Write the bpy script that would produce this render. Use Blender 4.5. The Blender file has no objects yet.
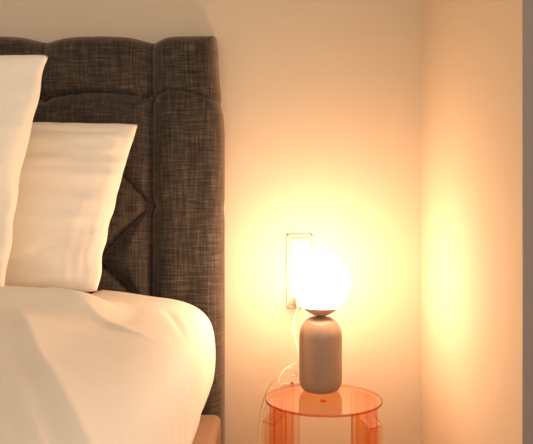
import bpy, bmesh, math, random
from mathutils import Vector, noise
C = bpy.context.scene
COL = C.collection
random.seed(4)
F = 640.0; CZ = 0.91
def P(px, py, Y):                       # point seen at (px,py) at distance Y
    return Vector(((px-266.5)/F*Y, Y, CZ-(py-222.0)/F*Y))

# ---------------------------------------------------------------- materials
def mat(name):
    m = bpy.data.materials.new(name); m.use_nodes = True
    nt = m.node_tree
    return m, nt, nt.nodes['Principled BSDF']
def N(nt, t, **kw):
    n = nt.nodes.new(t)
    for k, v in kw.items():
        if k in n.inputs.keys(): n.inputs[k].default_value = v
        else: setattr(n, k, v)
    return n
def simple(name, col, rough=0.6, bump=0.0, scale=200, spec=0.5, detail=3):
    m, nt, b = mat(name)
    b.inputs['Base Color'].default_value = (*col, 1)
    b.inputs['Roughness'].default_value = rough
    b.inputs['Specular IOR Level'].default_value = spec
    if bump:
        tc = N(nt, 'ShaderNodeTexCoord'); nz = N(nt, 'ShaderNodeTexNoise', Scale=scale, Detail=detail)
        bp = N(nt, 'ShaderNodeBump', Strength=bump, Distance=0.002)
        nt.links.new(tc.outputs['Object'], nz.inputs['Vector'])
        nt.links.new(nz.outputs['Fac'], bp.inputs['Height'])
        nt.links.new(bp.outputs['Normal'], b.inputs['Normal'])
    return m
WALL = simple('wall_paint', (0.72, 0.595, 0.43), 0.85, 0.12, 260, 0.2)
CEIL = simple('ceiling_paint', (0.8, 0.77, 0.72), 0.9)
PLATE = simple('switch_plastic', (0.74, 0.60, 0.44), 0.35)
LAMPMAT = simple('lamp_taupe', (0.30, 0.205, 0.14), 0.32, 0.05, 500, 0.5)
DISHM = simple('lamp_taupe_glowlit', (0.52, 0.37, 0.24), 0.4)  # lamp taupe lightened, the globe's glow put into the colour
CORDM = simple('cord_plastic', (0.85, 0.76, 0.60), 0.35)
CORDSW = simple('cord_switch', (0.30, 0.22, 0.15), 0.4)
BASEM = simple('bed_base_fabric', (0.31, 0.20, 0.125), 0.8, 0.5, 500, 0.2)
LEGM = simple('dark_wood', (0.05, 0.035, 0.025), 0.45)
MATT = simple('mattress_fabric', (0.75, 0.7, 0.62), 0.85)

def cloth(name, col):
    m, nt, b = mat(name)
    b.inputs['Base Color'].default_value = (*col, 1)
    b.inputs['Roughness'].default_value = 0.75
    b.inputs['Specular IOR Level'].default_value = 0.2
    b.inputs['Sheen Weight'].default_value = 0.15
    tc = N(nt, 'ShaderNodeTexCoord')
    mp = N(nt, 'ShaderNodeMapping'); mp.inputs['Scale'].default_value = (1.0, 1.0, 2.4)
    n1 = N(nt, 'ShaderNodeTexNoise', Scale=9.0, Detail=3.0, Distortion=0.7)
    n2 = N(nt, 'ShaderNodeTexNoise', Scale=900.0, Detail=1.0)
    b1 = N(nt, 'ShaderNodeBump', Strength=0.25, Distance=0.012)
    b2 = N(nt, 'ShaderNodeBump', Strength=0.15, Distance=0.001)
    L = nt.links.new
    L(tc.outputs['Object'], mp.inputs['Vector']); L(mp.outputs[0], n1.inputs['Vector'])
    L(tc.outputs['Object'], n2.inputs['Vector'])
    L(n1.outputs['Fac'], b1.inputs['Height']); L(n2.outputs['Fac'], b2.inputs['Height'])
    L(b1.outputs['Normal'], b2.inputs['Normal']); L(b2.outputs['Normal'], b.inputs['Normal'])
    return m
PILLOWM = cloth('pillow_cotton', (0.96, 0.86, 0.70))
DUVETM = cloth('duvet_cotton', (0.95, 0.83, 0.66))

def linen():
    m, nt, b = mat('charcoal_linen'); L = nt.links.new
    b.inputs['Roughness'].default_value = 0.9
    b.inputs['Specular IOR Level'].default_value = 0.12
    b.inputs['Sheen Weight'].default_value = 0.4
    b.inputs['Sheen Tint'].default_value = (1.0, 0.75, 0.55, 1)
    b.inputs['Sheen Roughness'].default_value = 0.5
    tc = N(nt, 'ShaderNodeTexCoord')
    outs = []
    for sc in ((16, 16, 210), (210, 16, 12)):
        mp = N(nt, 'ShaderNodeMapping'); mp.inputs['Scale'].default_value = sc
        nz = N(nt, 'ShaderNodeTexNoise', Scale=1.0, Detail=2.0, Roughness=0.6)
        L(tc.outputs['Object'], mp.inputs['Vector']); L(mp.outputs[0], nz.inputs['Vector'])
        outs.append(nz.outputs['Fac'])
    mx = N(nt, 'ShaderNodeMath', operation='ADD'); L(outs[0], mx.inputs[0]); L(outs[1], mx.inputs[1])
    hf = N(nt, 'ShaderNodeMath', operation='MULTIPLY'); hf.inputs[1].default_value = 0.5
    L(mx.outputs[0], hf.inputs[0])
    cr = N(nt, 'ShaderNodeValToRGB')
    e = cr.color_ramp.elements
    e[0].position = 0.34; e[0].color = (0.017, 0.0155, 0.0135, 1)
    e[1].position = 0.70; e[1].color = (0.135, 0.104, 0.076, 1)
    k = e.new(0.52); k.color = (0.052, 0.043, 0.034, 1)
    L(hf.outputs[0], cr.inputs['Fac']); L(cr.outputs['Color'], b.inputs['Base Color'])
    bp = N(nt, 'ShaderNodeBump', Strength=0.5, Distance=0.002)
    L(hf.outputs[0], bp.inputs['Height']); L(bp.outputs['Normal'], b.inputs['Normal'])
    return m
LINEN = linen()

def opal():
    m = bpy.data.materials.new('opal_glass_lit'); m.use_nodes = True; nt = m.node_tree
    nt.nodes.clear()
    em = N(nt, 'ShaderNodeEmission'); em.inputs['Color'].default_value = (1.0, 0.615, 0.395, 1)
    em.inputs['Strength'].default_value = 53.0
    o = N(nt, 'ShaderNodeOutputMaterial'); nt.links.new(em.outputs[0], o.inputs['Surface'])
    return m
OPAL = opal()

def acrylic(name, AC, dens):
    m = bpy.data.materials.new(name); m.use_nodes = True; nt = m.node_tree
    nt.nodes.clear(); L = nt.links.new
    tr = N(nt, 'ShaderNodeBsdfTransparent'); tr.inputs['Color'].default_value = (1.0, 0.93, 0.86, 1)
    gl = N(nt, 'ShaderNodeBsdfGlossy'); gl.inputs['Roughness'].default_value = 0.06
    gl.inputs['Color'].default_value = (1, 1, 1, 1)
    fr = N(nt, 'ShaderNodeFresnel', IOR=1.5)
    mx = N(nt, 'ShaderNodeMixShader')
    ge = N(nt, 'ShaderNodeNewGeometry'); iv = N(nt, 'ShaderNodeMath', operation='SUBTRACT'); iv.inputs[0].default_value = 1.0
    ml = N(nt, 'ShaderNodeMath', operation='MULTIPLY')
    L(ge.outputs['Backfacing'], iv.inputs[1]); L(iv.outputs[0], ml.inputs[0]); L(fr.outputs[0], ml.inputs[1])
    L(ml.outputs[0], mx.inputs[0]); L(tr.outputs[0], mx.inputs[1]); L(gl.outputs[0], mx.inputs[2])
    va = N(nt, 'ShaderNodeVolumeAbsorption'); va.inputs['Color'].default_value = AC
    va.inputs['Density'].default_value = dens
    o = N(nt, 'ShaderNodeOutputMaterial')
    L(mx.outputs[0], o.inputs['Surface']); L(va.outputs[0], o.inputs['Volume'])
    return m
ACRYL = acrylic('orange_clear_plastic', (1.0, 0.70, 0.42, 1), 62.0)
ACRYL_LEG = acrylic('orange_clear_plastic_leg', (1.0, 0.70, 0.42, 1), 34.0)
EDGE = acrylic('plastic_edge_reflection', (0.82, 0.25, 0.1, 1), 800.0)  # dense tint stands in for dark internal reflection along the plastic edges

def wood():
    m, nt, b = mat('oak_floor'); L = nt.links.new
    tc = N(nt, 'ShaderNodeTexCoord'); mp = N(nt, 'ShaderNodeMapping'); mp.inputs['Scale'].default_value = (12, 0.8, 1)
    nz = N(nt, 'ShaderNodeTexNoise', Scale=3.0, Detail=5.0); cr = N(nt, 'ShaderNodeValToRGB')
    cr.color_ramp.elements[0].color = (0.45, 0.32, 0.2, 1); cr.color_ramp.elements[1].color = (0.66, 0.5, 0.34, 1)
    L(tc.outputs['Object'], mp.inputs['Vector']); L(mp.outputs[0], nz.inputs['Vector'])
    L(nz.outputs['Fac'], cr.inputs['Fac']); L(cr.outputs['Color'], b.inputs['Base Color'])
    b.inputs['Roughness'].default_value = 0.5
    return m
WOOD = wood()

# ---------------------------------------------------------------- helpers
def link(name, bm, m, parent=None, smooth=True, origin=None):
    me = bpy.data.meshes.new(name)
    if origin is not None:
        bmesh.ops.translate(bm, verts=bm.verts, vec=-Vector(origin))
    bmesh.ops.recalc_face_normals(bm, faces=bm.faces)
    bm.to_mesh(me); bm.free()
    for p in me.polygons: p.use_smooth = smooth
    me.materials.append(m)
    o = bpy.data.objects.new(name, me); COL.objects.link(o)
    if origin is not None: o.location = origin
    if parent is not None:
        o.parent = parent
        o.location = Vector(o.location) - Vector(parent.location)
    return o
def thing(name, label, cat, loc):
    o = bpy.data.objects.new(name, None); COL.objects.link(o); o.location = loc
    o.empty_display_size = 0.05
    o['label'] = label; o['category'] = cat
    return o
def box(bm, x0, x1, y0, y1, z0, z1, bev=0.0, seg=3):
    r = bmesh.ops.create_cube(bm, size=1.0)
    vs = r['verts']
    for v in vs:
        v.co = Vector(((x0+x1)/2+v.co.x*(x1-x0), (y0+y1)/2+v.co.y*(y1-y0), (z0+z1)/2+v.co.z*(z1-z0)))
    if bev:
        es = {e for v in vs for e in v.link_edges}
        bmesh.ops.bevel(bm, geom=list(es), offset=bev, segments=seg, profile=0.5, affect='EDGES')
def struct(name, x0, x1, y0, y1, z0, z1, m):
    bm = bmesh.new(); box(bm, x0, x1, y0, y1, z0, z1)
    o = link(name, bm, m, smooth=False); o['kind'] = 'structure'
    return o
def lathe(bm, prof, cx, cy, n=64):
    rings = []
    for r, z in prof:
        if r < 1e-6: rings.append([bm.verts.new((cx, cy, z))])
        else: rings.append([bm.verts.new((cx+r*math.cos(2*math.pi*i/n), cy+r*math.sin(2*math.pi*i/n), z)) for i in range(n)])
    for a, b in zip(rings, rings[1:]):
        for i in range(n):
            j = (i+1) % n
            if len(a) == 1: bm.faces.new((a[0], b[i], b[j]))
            elif len(b) == 1: bm.faces.new((a[i], b[0], a[j]))
            else: bm.faces.new((a[i], b[i], b[j], a[j]))
def spline(pts, sub=10):
    out = []; q = [pts[0]] + list(pts) + [pts[-1]]
    for i in range(1, len(q)-2):
        p0, p1, p2, p3 = q[i-1:i+3]
        for k in range(sub):
            t = k/sub
            out.append(0.5*((2*p1)+(-p0+p2)*t+(2*p0-5*p1+4*p2-p3)*t*t+(-p0+3*p1-3*p2+p3)*t**3))
    out.append(pts[-1].copy()); return out
def tube(bm, pts, r, n=10):
    rings = []; up = Vector((0.3, 1, 0.2)).normalized()
    for i, p in enumerate(pts):
        t = (pts[min(i+1, len(pts)-1)]-pts[max(i-1, 0)]).normalized()
        a = t.cross(up)
        if a.length < 1e-3: a = t.cross(Vector((1, 0, 0)))
        a.normalize(); b = t.cross(a); up = b if b.dot(up) > 0 else -b
        rings.append([bm.verts.new(p+r*(math.cos(2*math.pi*k/n)*a+math.sin(2*math.pi*k/n)*up)) for k in range(n)])
    for a, b in zip(rings, rings[1:]):
        for k in range(n):
            bm.faces.new((a[k], a[(k+1) % n], b[(k+1) % n], b[k]))
    bm.faces.new(rings[0]); bm.faces.new(rings[-1][::-1])
def sm(a, b, x):
    t = min(1, max(0, (x-a)/(b-a))); return t*t*(3-2*t)
def segd(px, pz, a, b):
    ax, az = a; bx, bz = b; dx, dz = bx-ax, bz-az
    t = max(0, min(1, ((px-ax)*dx+(pz-az)*dz)/(dx*dx+dz*dz)))
    return math.hypot(px-ax-t*dx, pz-az-t*dz)

# ---------------------------------------------------------------- room
YW = 1.97
XR = (421-266.5)/F*YW
YN = XR*F/(522.8-266.5)+0.002
struct('wall_back', -2.7, XR+0.6, YW, YW+0.1, 0, 2.6, WALL)
struct('wall_right', XR, XR+0.6, YN, YW, 0, 2.6, WALL)
TAUPE = simple('taupe_strip', (0.26, 0.20, 0.16), 0.6)
struct('strip_1', XR+0.0008, XR+0.6, YN-0.002, YN, 0, 2.6, TAUPE)  # thin darker strip over the end face of the right wall
struct('wall_left', -2.8, -2.7, -1.2, YW+0.1, 0, 2.6, WALL)
struct('floor', -2.8, 1.6, -1.2, YW+0.1, -0.1, 0, WOOD)
struct('ceiling', -2.8, 1.6, -1.2, YW+0.1, 2.6, 2.7, CEIL)

# ---------------------------------------------------------------- bed
BX0, BX1 = -1.885, -0.128
bed = thing('bed', 'large bed with charcoal button-tufted linen headboard and tan upholstered base against the beige wall', 'bed', (-1.0, 0.75, 0))
HT = 1.469                         # headboard top
HB = YW-0.004                      # its back
BODY = 0.022                       # flat board thickness behind the padding
PUFF = 0.086
Xc = -0.3387; Zc = 1.277; SP = 0.319
nx_b = 5
colsX = [Xc-SP*i for i in range(nx_b+1)]              # button columns of the frame line
colsX = [x for x in colsX]
XL = colsX[-1]
rows = [Zc-SP*i for i in range(4)]
chan = [((Xc, HT), (Xc, 0)), ((XL, HT), (XL, 0))]
pleat = []; diag = []; buttons = []
for i, x in enumerate(colsX):
    buttons.append((x, Zc)); pleat.append(((x, Zc), (x+0.003, HT+0.02)))
    if i < nx_b: # bowed horizontal channel
        q = [(x-SP*t, Zc+0.018*math.sin(math.pi*t)) for t in (0, .25, .5, .75, 1)]
        for a, b in zip(q, q[1:]): chan.append((a, b))
for z in rows[1:]:
    buttons.append((Xc, z)); buttons.append((XL, z))
for z in rows:
    for xs, s in ((Xc, 1), (XL, -1)):
        q = [(xs, z), (xs+s*0.05, z+0.024), (xs+s*0.10, z+0.020), (xs+s*0.22, z-0.01)]
        for a, b in zip(q, q[1:]): pleat.append((a, b))
inner = [(Xc-SP*(i+.5), z-SP/2) for i in range(nx_b) for z in rows[:3]]
buttons += inner
allb = buttons + [(x, z) for x in colsX[1:-1] for z in rows[1:]]
buttons = list(dict.fromkeys(allb))
for (x, z) in inner:
    for sx in (-1, 1):
        for sz in (-1, 1):
            if sz == 1 and z > Zc-SP: continue
            bx, bz = x+sx*SP/2, z+sz*SP/2
            mx_, mz_ = (x+bx)/2, (z+bz)/2+0.006
            diag.append(((x, z), (mx_, mz_))); diag.append(((mx_, mz_), (bx, bz)))
def prof(d, w, depth):             # depth of a channel at distance d
    t = min(1.0, d/w)
    return depth*(1-math.sqrt(max(0, 1-(1-t)**2)))
def hb_height(x, z):
    h = PUFF
    cut = 0
    for s in chan:
        if abs(x-(s[0][0]+s[1][0])/2) > 0.13 and s[0][0] == s[1][0]: continue
        d = segd(x, z, *s)
        if d < 0.075: cut = max(cut, prof(d, 0.075, 0.050))
    for s in pleat:
        d = segd(x, z, *s)
        if d < 0.05: cut = max(cut, (1 if z > Zc-0.08 else 0.35)*prof(d, 0.05, 0.026 if abs(s[0][0]-s[1][0]) < 0.01 else 0.028))
    inside = XL < x < Xc and z < Zc+0.02
    if inside:
        for s in diag:
            d = segd(x, z, *s)
            if d < 0.06: cut = max(cut, prof(d, 0.06, 0.036))
    for b in buttons:
        d = math.hypot(x-b[0], z-b[1])
        if d < 0.05: cut += 0.026*math.exp(-(d/0.019)**2)
    w = 0.0016*noise.noise(Vector((x*9, z*9, 3)))+0.001*noise.noise(Vector((x*30, z*12, 1)))
    return h-min(cut, 0.074)+w
bm = bmesh.new()
xs = [BX1-0.0045*i for i in range(0, 160)]
while xs[-1] > BX0+0.01: xs.append(xs[-1]-0.012)
xs[-1] = BX0
zs = [HT-0.0045*i for i in range(0, 225)]
while zs[-1] > 0.06: zs.append(zs[-1]-0.02)
ER = 0.05
def warp(x, z, edge):
    # silhouettes: top dips at the pleats, side swells between them
    k = abs(((x-Xc)/SP) % 1.0); k = min(k, 1-k)
    if x > Xc: k = max(0, (x-Xc)/0.18)
    dip = 0.014*math.exp(-(k/0.16)**2)+0.004*math.exp(-(k/0.4)**2)
    if x > BX1-0.03: dip += 0.0
    zz = z-dip*sm(HT-0.16, HT, z)
    side = 0
    if x > Xc:
        f = (x-Xc)/(BX1-Xc)
        s = 0.019*sm(1.16, 1.42, z)+0.004*math.exp(-((z-Zc+0.012)/0.02)**2)+0.003*math.exp(-((z-0.95)/0.02)**2)
        s += 0.006*(sm(1.40, 1.47, z))**2
        side = -s*f*f
    return x+side, zz
grid = []
for x in xs:
    col = []
    for z in zs:
        h = hb_height(x, z)
        e = min(x-BX0, BX1-x, HT-z)
        if e < ER:
            t = max(0, e/ER); a = math.sqrt(max(0, 1-(1-t)**2))
            h = h*a
            
        wx, wz = warp(x, z, e)
        col.append(bm.verts.new((wx, HB-BODY-h, wz)))
    grid.append(col)
for i in range(len(xs)-1):
    for j in range(len(zs)-1):
        bm.faces.new((grid[i][j], grid[i+1][j], grid[i+1][j+1], grid[i][j+1]))
# sides and back
def skirt(loop):
    back = [bm.verts.new((v.co.x, HB, v.co.z)) for v in loop]
    for a, b, c, d in zip(loop, loop[1:], back[1:], back): bm.faces.new((a, b, c, d))
    return back
border = [grid[0][j] for j in range(len(zs)-1, 0, -1)] + [grid[i][0] for i in range(len(xs))] + [grid[-1][j] for j in range(1, len(zs))]
bk = skirt(border)
bm.faces.new(bk)
hb = link('headboard', bm, LINEN, bed)
for k, (x, z) in enumerate(buttons):
    b = bmesh.new()
    y = HB-BODY-hb_height(x, z)
    r = bmesh.ops.create_uvsphere(b, u_segments=20, v_segments=10, radius=0.0125)
    for v in b.verts:
        v.co = Vector((x+v.co.x, y-0.022+v.co.y*0.9, z+v.co.z))
    o = link('button', b, LINEN, None)
    o.parent = hb; o.location = (0, 0, 0)

bm = bmesh.new()
BT = 0.357
box(bm, BX0, BX1-0.002, -0.36, HB-BODY-PUFF-0.004, 0.10, BT, 0.022, 5)
link('bed_base', bm, BASEM, bed)
for x in (BX0+0.08, BX1-0.08):
    for y in (-0.28, 1.55):
        bm = bmesh.new(); box(bm, x-0.03, x+0.03, y-0.03, y+0.03, 0, 0.102, 0.004)
        link('leg', bm, LEGM, bed)
bm = bmesh.new()
box(bm, -1.775, -0.235, -0.33, 1.755, BT, 0.645, 0.04, 4)
link('mattress', bm, MATT, bed)

# ---------------------------------------------------------------- duvet
cs = [(-0.60, .742), (-0.50, .742), (-0.42, .738), (-0.35, .732), (-0.29, .7235), (-0.245, .717), (-0.204, .706), (-0.172, .690), (-0.150, .669), (-0.137, .642),
      (-0.131, .60), (-0.131, .55), (-0.136, .51), (-0.146, .478), (-0.158, .450), (-0.168, .425), (-0.178, .407)]
cs = [(a*1.08, CZ-(CZ-b)*1.065) for a, b in cs]
pts = spline([Vector((a, 0, b)) for a, b in cs], 7)
# left half mirrored about bed centre, coarse top
cxb = (BX0+BX1)/2
left = [Vector((2*cxb-p.x, 0, p.z)) for p in reversed(pts)][::3]
mid = [Vector((left[-1].x+(pts[0].x-left[-1].x)*t/46, 0, CZ-(CZ-.742)*1.065)) for t in range(1, 46)]
sect = left+mid+pts
YD0, YD1 = -0.37, 1.77
ys = []
y = YD1
while y > YD0:
    ys.append(y); y -= 0.0025 if y > 1.71 else 0.009
ys.append(YD0)
# folds on the top, running from the pillows towards the near right edge
def F2(px, py, z=0.745):
    Y = (CZ-z)*F/(py-222); return ((px-266.5)/F*Y, Y)
folds = [  # line of the step, height, reach towards the lamp side
 ([F2(10, 306), F2(24, 330), F2(42, 358), F2(60, 386), F2(82, 412), F2(112, 450), (-0.12, .38)], .016, .050),
 ([F2(-6, 340), F2(10, 366), F2(28, 400), F2(52, 444), F2(70, 500)], .014, .040),
 ([F2(-24, 370), F2(-4, 400), F2(12, 444), F2(26, 500)], .014, .040),
 ([F2(54, 362), F2(72, 392), F2(84, 412), F2(100, 440)], .010, .030),
 ([F2(24, 296), F2(70, 302), F2(110, 307), F2(150, 312)], .007, .03),
]
def foldh(x, y):
    s = 0
    for q, a, reach in folds:
        best = 9; sg = 1
        for m_, n_ in zip(q, q[1:]):
            d = segd(x, y, m_, n_)
            if d < best:
                best = d
                c = (n_[0]-m_[0])*(y-m_[1])-(n_[1]-m_[1])*(x-m_[0])
                sg = 1 if c > 0 else -1
        d = best*sg
        if -0.05 < d < 0.3:
            e0 = math.hypot(x-q[0][0], y-q[0][1])
            e1 = math.hypot(x-q[-1][0], y-q[-1][1])
            p = sm(-0.012, 0.010, d)*math.exp(-max(0, d-0.010)/reach)
            s += a*p*min(1, e0/0.16)*min(1, e1/0.1)
    return s
bm = bmesh.new(); G = []
nsec = len(sect)
for y in ys:
    row = []
    for i, p in enumerate(sect):
        x, z = p.x, p.z
        a = sect[max(0, i-1)]; b = sect[min(nsec-1, i+1)]
        t = (b-a).normalized(); nrm = Vector((-t.z, 0, t.x))   # outward (up on top)
        topf = max(0.0, nrm.z)
        d = 0
        if x > -0.95:
            # ridge of the folded duvet in front of the pillows
            lf = sm(-0.28, -0.40, x)
            d += topf*(lf*0.037*math.exp(-((y-1.36)/0.09)**2)-sm(-0.44, -0.50, x)*0.029*sm(1.40, 1.50, y))
            d += topf*foldh(x, y)
            d += topf*0.008*noise.noise(Vector((x*5, y*4, 2)))
        sf = 1-topf
        if x > -0.3 and z < 0.70:
            low = sm(0.68, 0.45, z)
            d += low*sf*(0.0045*math.sin(y*2*math.pi/0.075+3*noise.noise(Vector((y*5, 0, z*1.2))))*(0.4+0.9*abs(noise.noise(Vector((y*4, 7, 0)))))) 
        d += 0.004*noise.noise(Vector((x*6+3, y*5, z*3)))*(sf if x > -0.3 else .3)
        if x > -0.3: # small pinch near the top corner
            q = segd(x, y, (-0.225, 1.50), (-0.165, 1.36)); d -= 0.006*math.exp(-(q/0.014)**2)*topf
        e = YD1-y
        r = 0.045
        co = Vector((x, y, z))+nrm*d
        if e < r:
            tt = 1-math.sqrt(max(0, 1-(1-e/r)**2))
            co = co-nrm*tt*0.045
        row.append(bm.verts.new(co))
    G.append(row)
for a, b in zip(G, G[1:]):
    for i in range(nsec-1): bm.faces.new((a[i], a[i+1], b[i+1], b[i]))
dv = link('duvet', bm, DUVETM, origin=(-1.0, 0.7, 0.4))
s = dv.modifiers.new('thick', 'SOLIDIFY'); s.thickness = 0.012; s.offset = -1
dv['label'] = 'cream white duvet with diagonal folds smoothed over the bed and tucked down its side'
dv['category'] = 'duvet'

# ---------------------------------------------------------------- pillows
def pillow(name, TL, TR, BL, BR, T, seed, pinch=0.02, label='', group=None):
    bm = bmesh.new(); n = 84
    nrm = ((TR-TL).cross(BL-TL)).normalized()          # towards the camera side
    if nrm.y > 0: nrm = -nrm
    def surf(u, v, s):
        # pulled-in edges, full corners
        uu = u; vv = v
        p = TL.lerp(TR, uu).lerp(BL.lerp(BR, uu), vv)
        cu = 4*u*(1-u); cv = 4*v*(1-v)
        right = (TR-TL).normalized(); down = (BL-TL).normalized()
        # only the edges are drawn in
        p += right*pinch*(1-abs(2*u-1)**0.0)*0
        p -= right*(2*u-1)*pinch*cv
        p -= down*(2*v-1)*pinch*0.6*cu
        ck = (abs(2*u-1)*abs(2*v-1))**9
        p -= right*(2*u-1)*0.003*ck+down*(2*v-1)*0.004*ck
        bu = 1-abs(2*u-1)**2.6; bv = 1-abs(2*v-1)**2.6
        th = T*0.5*(bu*bv)**0.55
        w = 0
        q = Vector((u*2.2, v*7.0, seed*3.1+s))
        env = min(1, 6*bu*bv)
        w += 0.014*noise.noise(q+Vector((0.6*noise.noise(Vector((u*3, v*3, seed))), 0, 0)))*env
        w += 0.009*noise.noise(Vector((u*5, v*15, seed+9+s)))*env
        w += 0.003*noise.noise(Vector((u*30, v*4, seed+5+s)))*env*(1-bu)*2
        # crease just below the hem
        w -= 0.011*math.exp(-((v-0.085-0.02*noise.noise(Vector((u*4, seed, 0))))/0.014)**2)*env*(1-abs(2*u-1)**4)
        # scrunch towards the bottom corner
        dd = math.hypot((u-0.72)*0.6, v-0.86)
        w += 0.008*math.sin(34*(v+0.55*u)+3*noise.noise(Vector((u*6, v*6, seed))))*math.exp(-(dd/0.10)**2)*env
        # wavy outline
        p += right*0.009*noise.noise(Vector((v*7, seed, u)))+down*0.004*noise.noise(Vector((u*9, 4, seed)))
        return p+nrm*s*(th+w*0.8+0.0015*env)
    A = [[bm.verts.new(surf(i/n, j/n, 1)) for j in range(n+1)] for i in range(n+1)]
    B = [[A[i][j] if i in (0, n) or j in (0, n) else bm.verts.new(surf(i/n, j/n, -1)) for j in range(n+1)] for i in range(n+1)]
    for i in range(n):
        for j in range(n):
            bm.faces.new((A[i][j], A[i+1][j], A[i+1][j+1], A[i][j+1]))
            bm.faces.new((B[i][j], B[i][j+1], B[i+1][j+1], B[i+1][j]))
    o = link(name, bm, PILLOWM, origin=(BL+BR)/2)
    o['label'] = label; o['category'] = 'pillow'; o['group'] = 'white bed pillows'
    return o
TR = P(139, 123, 1.73); BR = P(98, 291, 1.60); BR.z = 0.734
TL = Vector((TR.x-0.60, 1.72, TR.z+0.015)); BL = Vector((BR.x-0.53, 1.59, 0.722))
pillow('pillow', TL, TR, BL, BR, 0.135, 2, 0.012, 'lower white pillow behind, its right edge against the tufted headboard')
TR = P(50, 54, 1.535); BR = P(4, 290, 1.465); BR.z = 0.734
TL = Vector((TR.x-0.62, 1.535, TR.z+0.01)); BL = Vector((BR.x-0.52, 1.465, 0.736))
pillow('pillow', TL, TR, BL, BR, 0.12, 6, 0.014, 'tall white pillow in front at the left edge, standing upright')

# ---------------------------------------------------------------- stool
SX, SY, SZ, SR = (323.3-266.5)/F*1.64, 1.64, 0.460, 0.1494
stool = thing('stool', 'round transparent orange plastic stool with ribbed legs, under the lamp', 'stool', (SX, SY, 0))
bm = bmesh.new()
lathe(bm, [(0, SZ-0.006), (SR-0.0015, SZ-0.006), (SR-0.0015, SZ), (0, SZ)], SX, SY, 96)
seat = link('seat', bm, ACRYL, stool, smooth=False)
bm = bmesh.new()
lathe(bm, [(SR-0.0014, SZ-0.006), (SR-0.0004, SZ-0.006), (SR, SZ-0.0050), (SR, SZ-0.001), (SR-0.0004, SZ), (SR-0.0014, SZ), (SR-0.0014, SZ-0.006)], SX, SY, 96)
o = link('seat_rim_shade', bm, EDGE, None); o.parent = seat; o.location = (0, 0, 0); o['label'] = 'thin added seat rim, dark edge reflection put into its colour'
bm = bmesh.new()
lathe(bm, [(0, SZ-0.0105), (0.007, SZ-0.0105), (0.008, SZ-0.0065), (0, SZ-0.0065)], SX, SY, 24)
GATE = simple('moulding_mark_red', (0.75, 0.13, 0.03), 0.3)
g = link('moulding_mark', bm, GATE, stool); g['label'] = 'small red moulding mark under the seat'
def arcpanel(bm, a0, a1, r0, r1, z0, z1, n=16):
    R = []
    for k in range(n+1):
        a = a0+(a1-a0)*k/n
        d = Vector((math.cos(a), math.sin(a), 0)); c = Vector((SX, SY, 0))
        R.append([bm.verts.new(c+d*r0+Vector((0, 0, z0))), bm.verts.new(c+d*r1+Vector((0, 0, z0))),
                  bm.verts.new(c+d*r1+Vector((0, 0, z1))), bm.verts.new(c+d*r0+Vector((0, 0, z1)))])
    for a, b in zip(R, R[1:]):
        for k in range(4): bm.faces.new((a[k], a[(k+1) % 4], b[(k+1) % 4], b[k]))
    bm.faces.new(R[0]); bm.faces.new(R[-1][::-1])
def prism(bm, a, poly, half, off=0.0):
    """poly in (radius, z), extruded tangentially about azimuth a"""
    d = Vector((math.cos(a), math.sin(a), 0)); t = Vector((-d.y, d.x, 0)); c = Vector((SX, SY, 0))
    A = [bm.verts.new(c+d*r+t*(off-half)+Vector((0, 0, z))) for r, z in poly]
    B = [bm.verts.new(c+d*r+t*(off+half)+Vector((0, 0, z))) for r, z in poly]
    bm.faces.new(A); bm.faces.new(B[::-1]); m = len(poly)
    for k in range(m): bm.faces.new((A[k], B[k], B[(k+1) % m], A[(k+1) % m]))
zt = SZ-0.0068
def edge_rods(bm, segs, r=0.0010):
    for a, b in segs: tube(bm, [a, b], r, 6)
def at(a, r, t, z):
    return Vector((SX+math.cos(a)*r-math.sin(a)*t, SY+math.sin(a)*r+math.cos(a)*t, z))
for q in range(4):
    a = math.radians(38+90*q)
    lo, hi = [(27, 13), (14, 27), (27, 14), (13, 27)][q]
    a0, a1 = a-math.radians(lo), a+math.radians(hi)
    bm = bmesh.new()
    arcpanel(bm, a0, a1, 0.1370, 0.1400, 0.0, zt)
    lg = link('leg', bm, ACRYL_LEG, stool, smooth=False)
    bm = bmesh.new()
    edge_rods(bm, [(at(t_, 0.1385, 0, 0.001), at(t_, 0.1385, 0, zt-0.001)) for t_ in (a0-0.009, a1+0.009)], 0.0012)
    W = 0.021; th = 0.003; e = 0.0013
    for sg in (-1, 1):
        w_ = sg*(W+e)
        edge_rods(bm, [(at(a, 0.1786, w_, 0.001), at(a, 0.1786, w_, zt-0.026)),
                       (at(a, 0.1425, w_, zt-0.001), at(a, 0.1786, w_, zt-0.0235)),
                       (at(a, 0.1425, w_, 0.001), at(a, 0.1425, w_, zt-0.003))], 0.0011)
    edge_rods(bm, [(at(a, 0.1788, -W, zt-0.025), at(a, 0.1788, W, zt-0.025))], 0.0011)
    o = link('leg_edge_shade', bm, EDGE, None); o.parent = lg; o.location = (0, 0, 0)  # added rods, dark edge reflection put into their colour
    bm = bmesh.new()
    for sgn in (-1, 1):
        prism(bm, a, [(0.1405, 0), (0.1745, 0), (0.1745, zt-0.0245), (0.1405, zt-0.0045)], th/2, sgn*(W-th/2))
    prism(bm, a, [(0.1745, 0), (0.1775, 0), (0.1775, zt-0.026), (0.1745, zt-0.024)], W)
    prism(bm, a, [(0.1405, zt-0.0038), (0.1775, zt-0.0258), (0.1775, zt-0.023), (0.1405, zt-0.0005)], W)
    o = link('rib', bm, ACRYL_LEG, None, smooth=False); o.parent = lg; o.location = (0, 0, 0)

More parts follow.
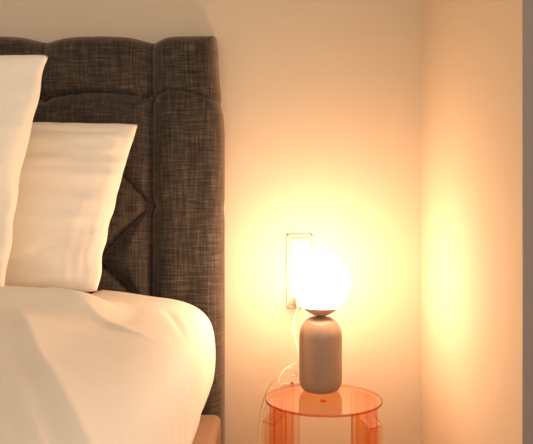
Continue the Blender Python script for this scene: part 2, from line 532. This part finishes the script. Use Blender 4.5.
# ---------------------------------------------------------------- lamp
LY = 1.71; LX = (320.5-266.5)/F*LY; LZ = SZ+0.0003
lamp = thing('table_lamp', 'small taupe table lamp with a glowing white glass globe on the orange stool', 'lamp', (LX, LY, LZ))
RB = 0.0572; HBs = 0.1985
pr = [(0, LZ), (0.038, LZ)]
for k in range(1, 11):
    a = math.pi/2*k/10
    pr.append((0.038+(RB-0.038)*math.sin(a), LZ+0.032*(1-math.cos(a))))
for k in range(0, 17):
    a = math.pi/2*k/16
    pr.append((0.012+(RB-0.012)*math.cos(a)**0.92 if k < 16 else 0.012, LZ+HBs-0.054+0.054*math.sin(a)))
pr.append((0.012, LZ+HBs+0.003)); pr.append((0, LZ+HBs+0.003))
bm = bmesh.new(); lathe(bm, pr, LX, LY, 96); link('lamp_base', bm, LAMPMAT, lamp)
GZ = 0.7515; GR = 0.0790
# shallow dish under the globe
z0 = LZ+HBs+0.002; rim = 0.6825; Rr = 0.0495
o_ = []
for k in range(0, 15):
    t = k/14; o_.append((0.012+(Rr-0.012)*t, z0+(rim-z0)*t**1.7))
i_ = []
for k in range(0, 13):
    r = (Rr-0.0015)*(1-k/12); zz = GZ-math.sqrt((GR+0.0012)**2-min(r, GR-0.02)**2)
    i_.append((r, min(max(zz, z0+0.001), rim) if k else rim))
bm = bmesh.new(); lathe(bm, [(0, z0)]+o_+i_[:-1]+[(0, z0+0.0025)], LX, LY, 96)
link('dish', bm, DISHM, lamp)
bm = bmesh.new()
bmesh.ops.create_uvsphere(bm, u_segments=64, v_segments=32, radius=GR)
bmesh.ops.translate(bm, verts=bm.verts, vec=(LX, LY, GZ))
gl = link('globe_shade', bm, OPAL, lamp); gl['label'] = 'glowing white opal glass globe'

cord = [P(310, 387, 1.775), P(301, 385, 1.775), P(292, 384.5, 1.772), P(284, 388, 1.765), P(279.5, 385, 1.765), P(280, 376, 1.775), P(286, 369, 1.796),
        P(293, 369, 1.812), P(297, 376, 1.828), P(290, 386, 1.844), P(279, 388, 1.844), P(270, 397, 1.860), P(265, 410, 1.876), P(263, 440, 1.876), P(263.5, 480, 1.876), P(259, 500, 1.876), P(256, 480, 1.876),
        P(258.5, 440, 1.876), P(260, 415, 1.876), P(263.5, 400, 1.860), P(268, 389, 1.844), P(276, 378, 1.828), P(286, 368, 1.828), P(296, 362, 1.844), P(298, 352, 1.844), P(295.5, 340, 1.860), P(293.5, 328, 1.876), P(295, 315, 1.892), P(300, 303, 1.892)]
for i, p in enumerate(cord):
    if i < 10: p.z = max(p.z, SZ+0.0035)
bm = bmesh.new(); tube(bm, spline(cord, 8), 0.0016, 8)
cd = link('power_cord', bm, CORDM, lamp); cd['label'] = 'pale coiled power cord'
bm = bmesh.new(); p = cord[2]; box(bm, p.x-0.005, p.x+0.005, p.y-0.003, p.y+0.003, p.z-0.0025, p.z+0.0035, 0.0015)
o = link('cord_switch', bm, CORDSW, None); o.parent = cd; o['label'] = 'small dark inline switch'
e = cord[-1]
bm = bmesh.new(); box(bm, e.x-0.012, e.x+0.012, e.y-0.006, YW-0.004, e.z-0.012, e.z+0.012, 0.004)
o = link('plug', bm, CORDM, None); o.parent = cd

# ---------------------------------------------------------------- switch panel
px0, px1 = (286.6-266.5)/F*YW, (313-266.5)/F*YW
pz1 = CZ-(234.3-222)/F*YW; pz0 = CZ-(308-222)/F*YW
sp = thing('switch_panel', 'tall beige three-gang switch and socket panel on the wall behind the lamp', 'switch', ((px0+px1)/2, YW, pz0))
bm = bmesh.new()
fr = 0.0075; yf = YW-0.0075; ph = pz1-pz0; c1 = (ph-2*fr)/3
box(bm, px0, px0+fr, yf, YW-0.0002, pz0, pz1, 0.0012)
box(bm, px1-fr, px1, yf, YW-0.0002, pz0, pz1, 0.0012)
box(bm, px0+.001, px1-.001, yf, YW-0.0002, pz1-fr, pz1, 0.0012)
box(bm, px0+.001, px1-.001, yf, YW-0.0002, pz0, pz0+fr, 0.0012)
for k in (1, 2): box(bm, px0+fr-.001, px1-fr+.001, yf+.001, YW-0.0002, pz0+fr+k*c1-0.003, pz0+fr+k*c1+0.003, 0.0008)
link('frame', bm, PLATE, sp)
for k in range(3):
    a = pz0+fr+k*c1+0.0038; b = a+c1-0.0076
    bm = bmesh.new(); box(bm, px0+fr+0.0009, px1-fr-0.0009, YW-0.0062, YW-0.0004, a, b, 0.001)
    link('rocker_switch' if k else 'socket', bm, PLATE, sp)

# ---------------------------------------------------------------- light
w = bpy.data.worlds.new('World'); C.world = w; w.use_nodes = True
bg = w.node_tree.nodes['Background']
bg.inputs['Color'].default_value = (1.0, 0.90, 0.80, 1); bg.inputs['Strength'].default_value = 1.1

# ---------------------------------------------------------------- camera
cam = bpy.data.cameras.new('camera'); co = bpy.data.objects.new('camera', cam); COL.objects.link(co)
co.location = (0, 0, CZ); co.rotation_euler = (math.pi/2, 0, 0)
cam.sensor_width = 36; cam.lens = 36*F/533
cam.clip_start = 0.02
cam.dof.use_dof = True; cam.dof.focus_distance = 1.66; cam.dof.aperture_fstop = 9.0
C.camera = co
C.cycles.transparent_max_bounces = 40
vs = C.view_settings
vs.view_transform = 'Standard'; vs.look = 'None'; vs.gamma = 1; vs.use_curve_mapping = False
vs.exposure = 0.0
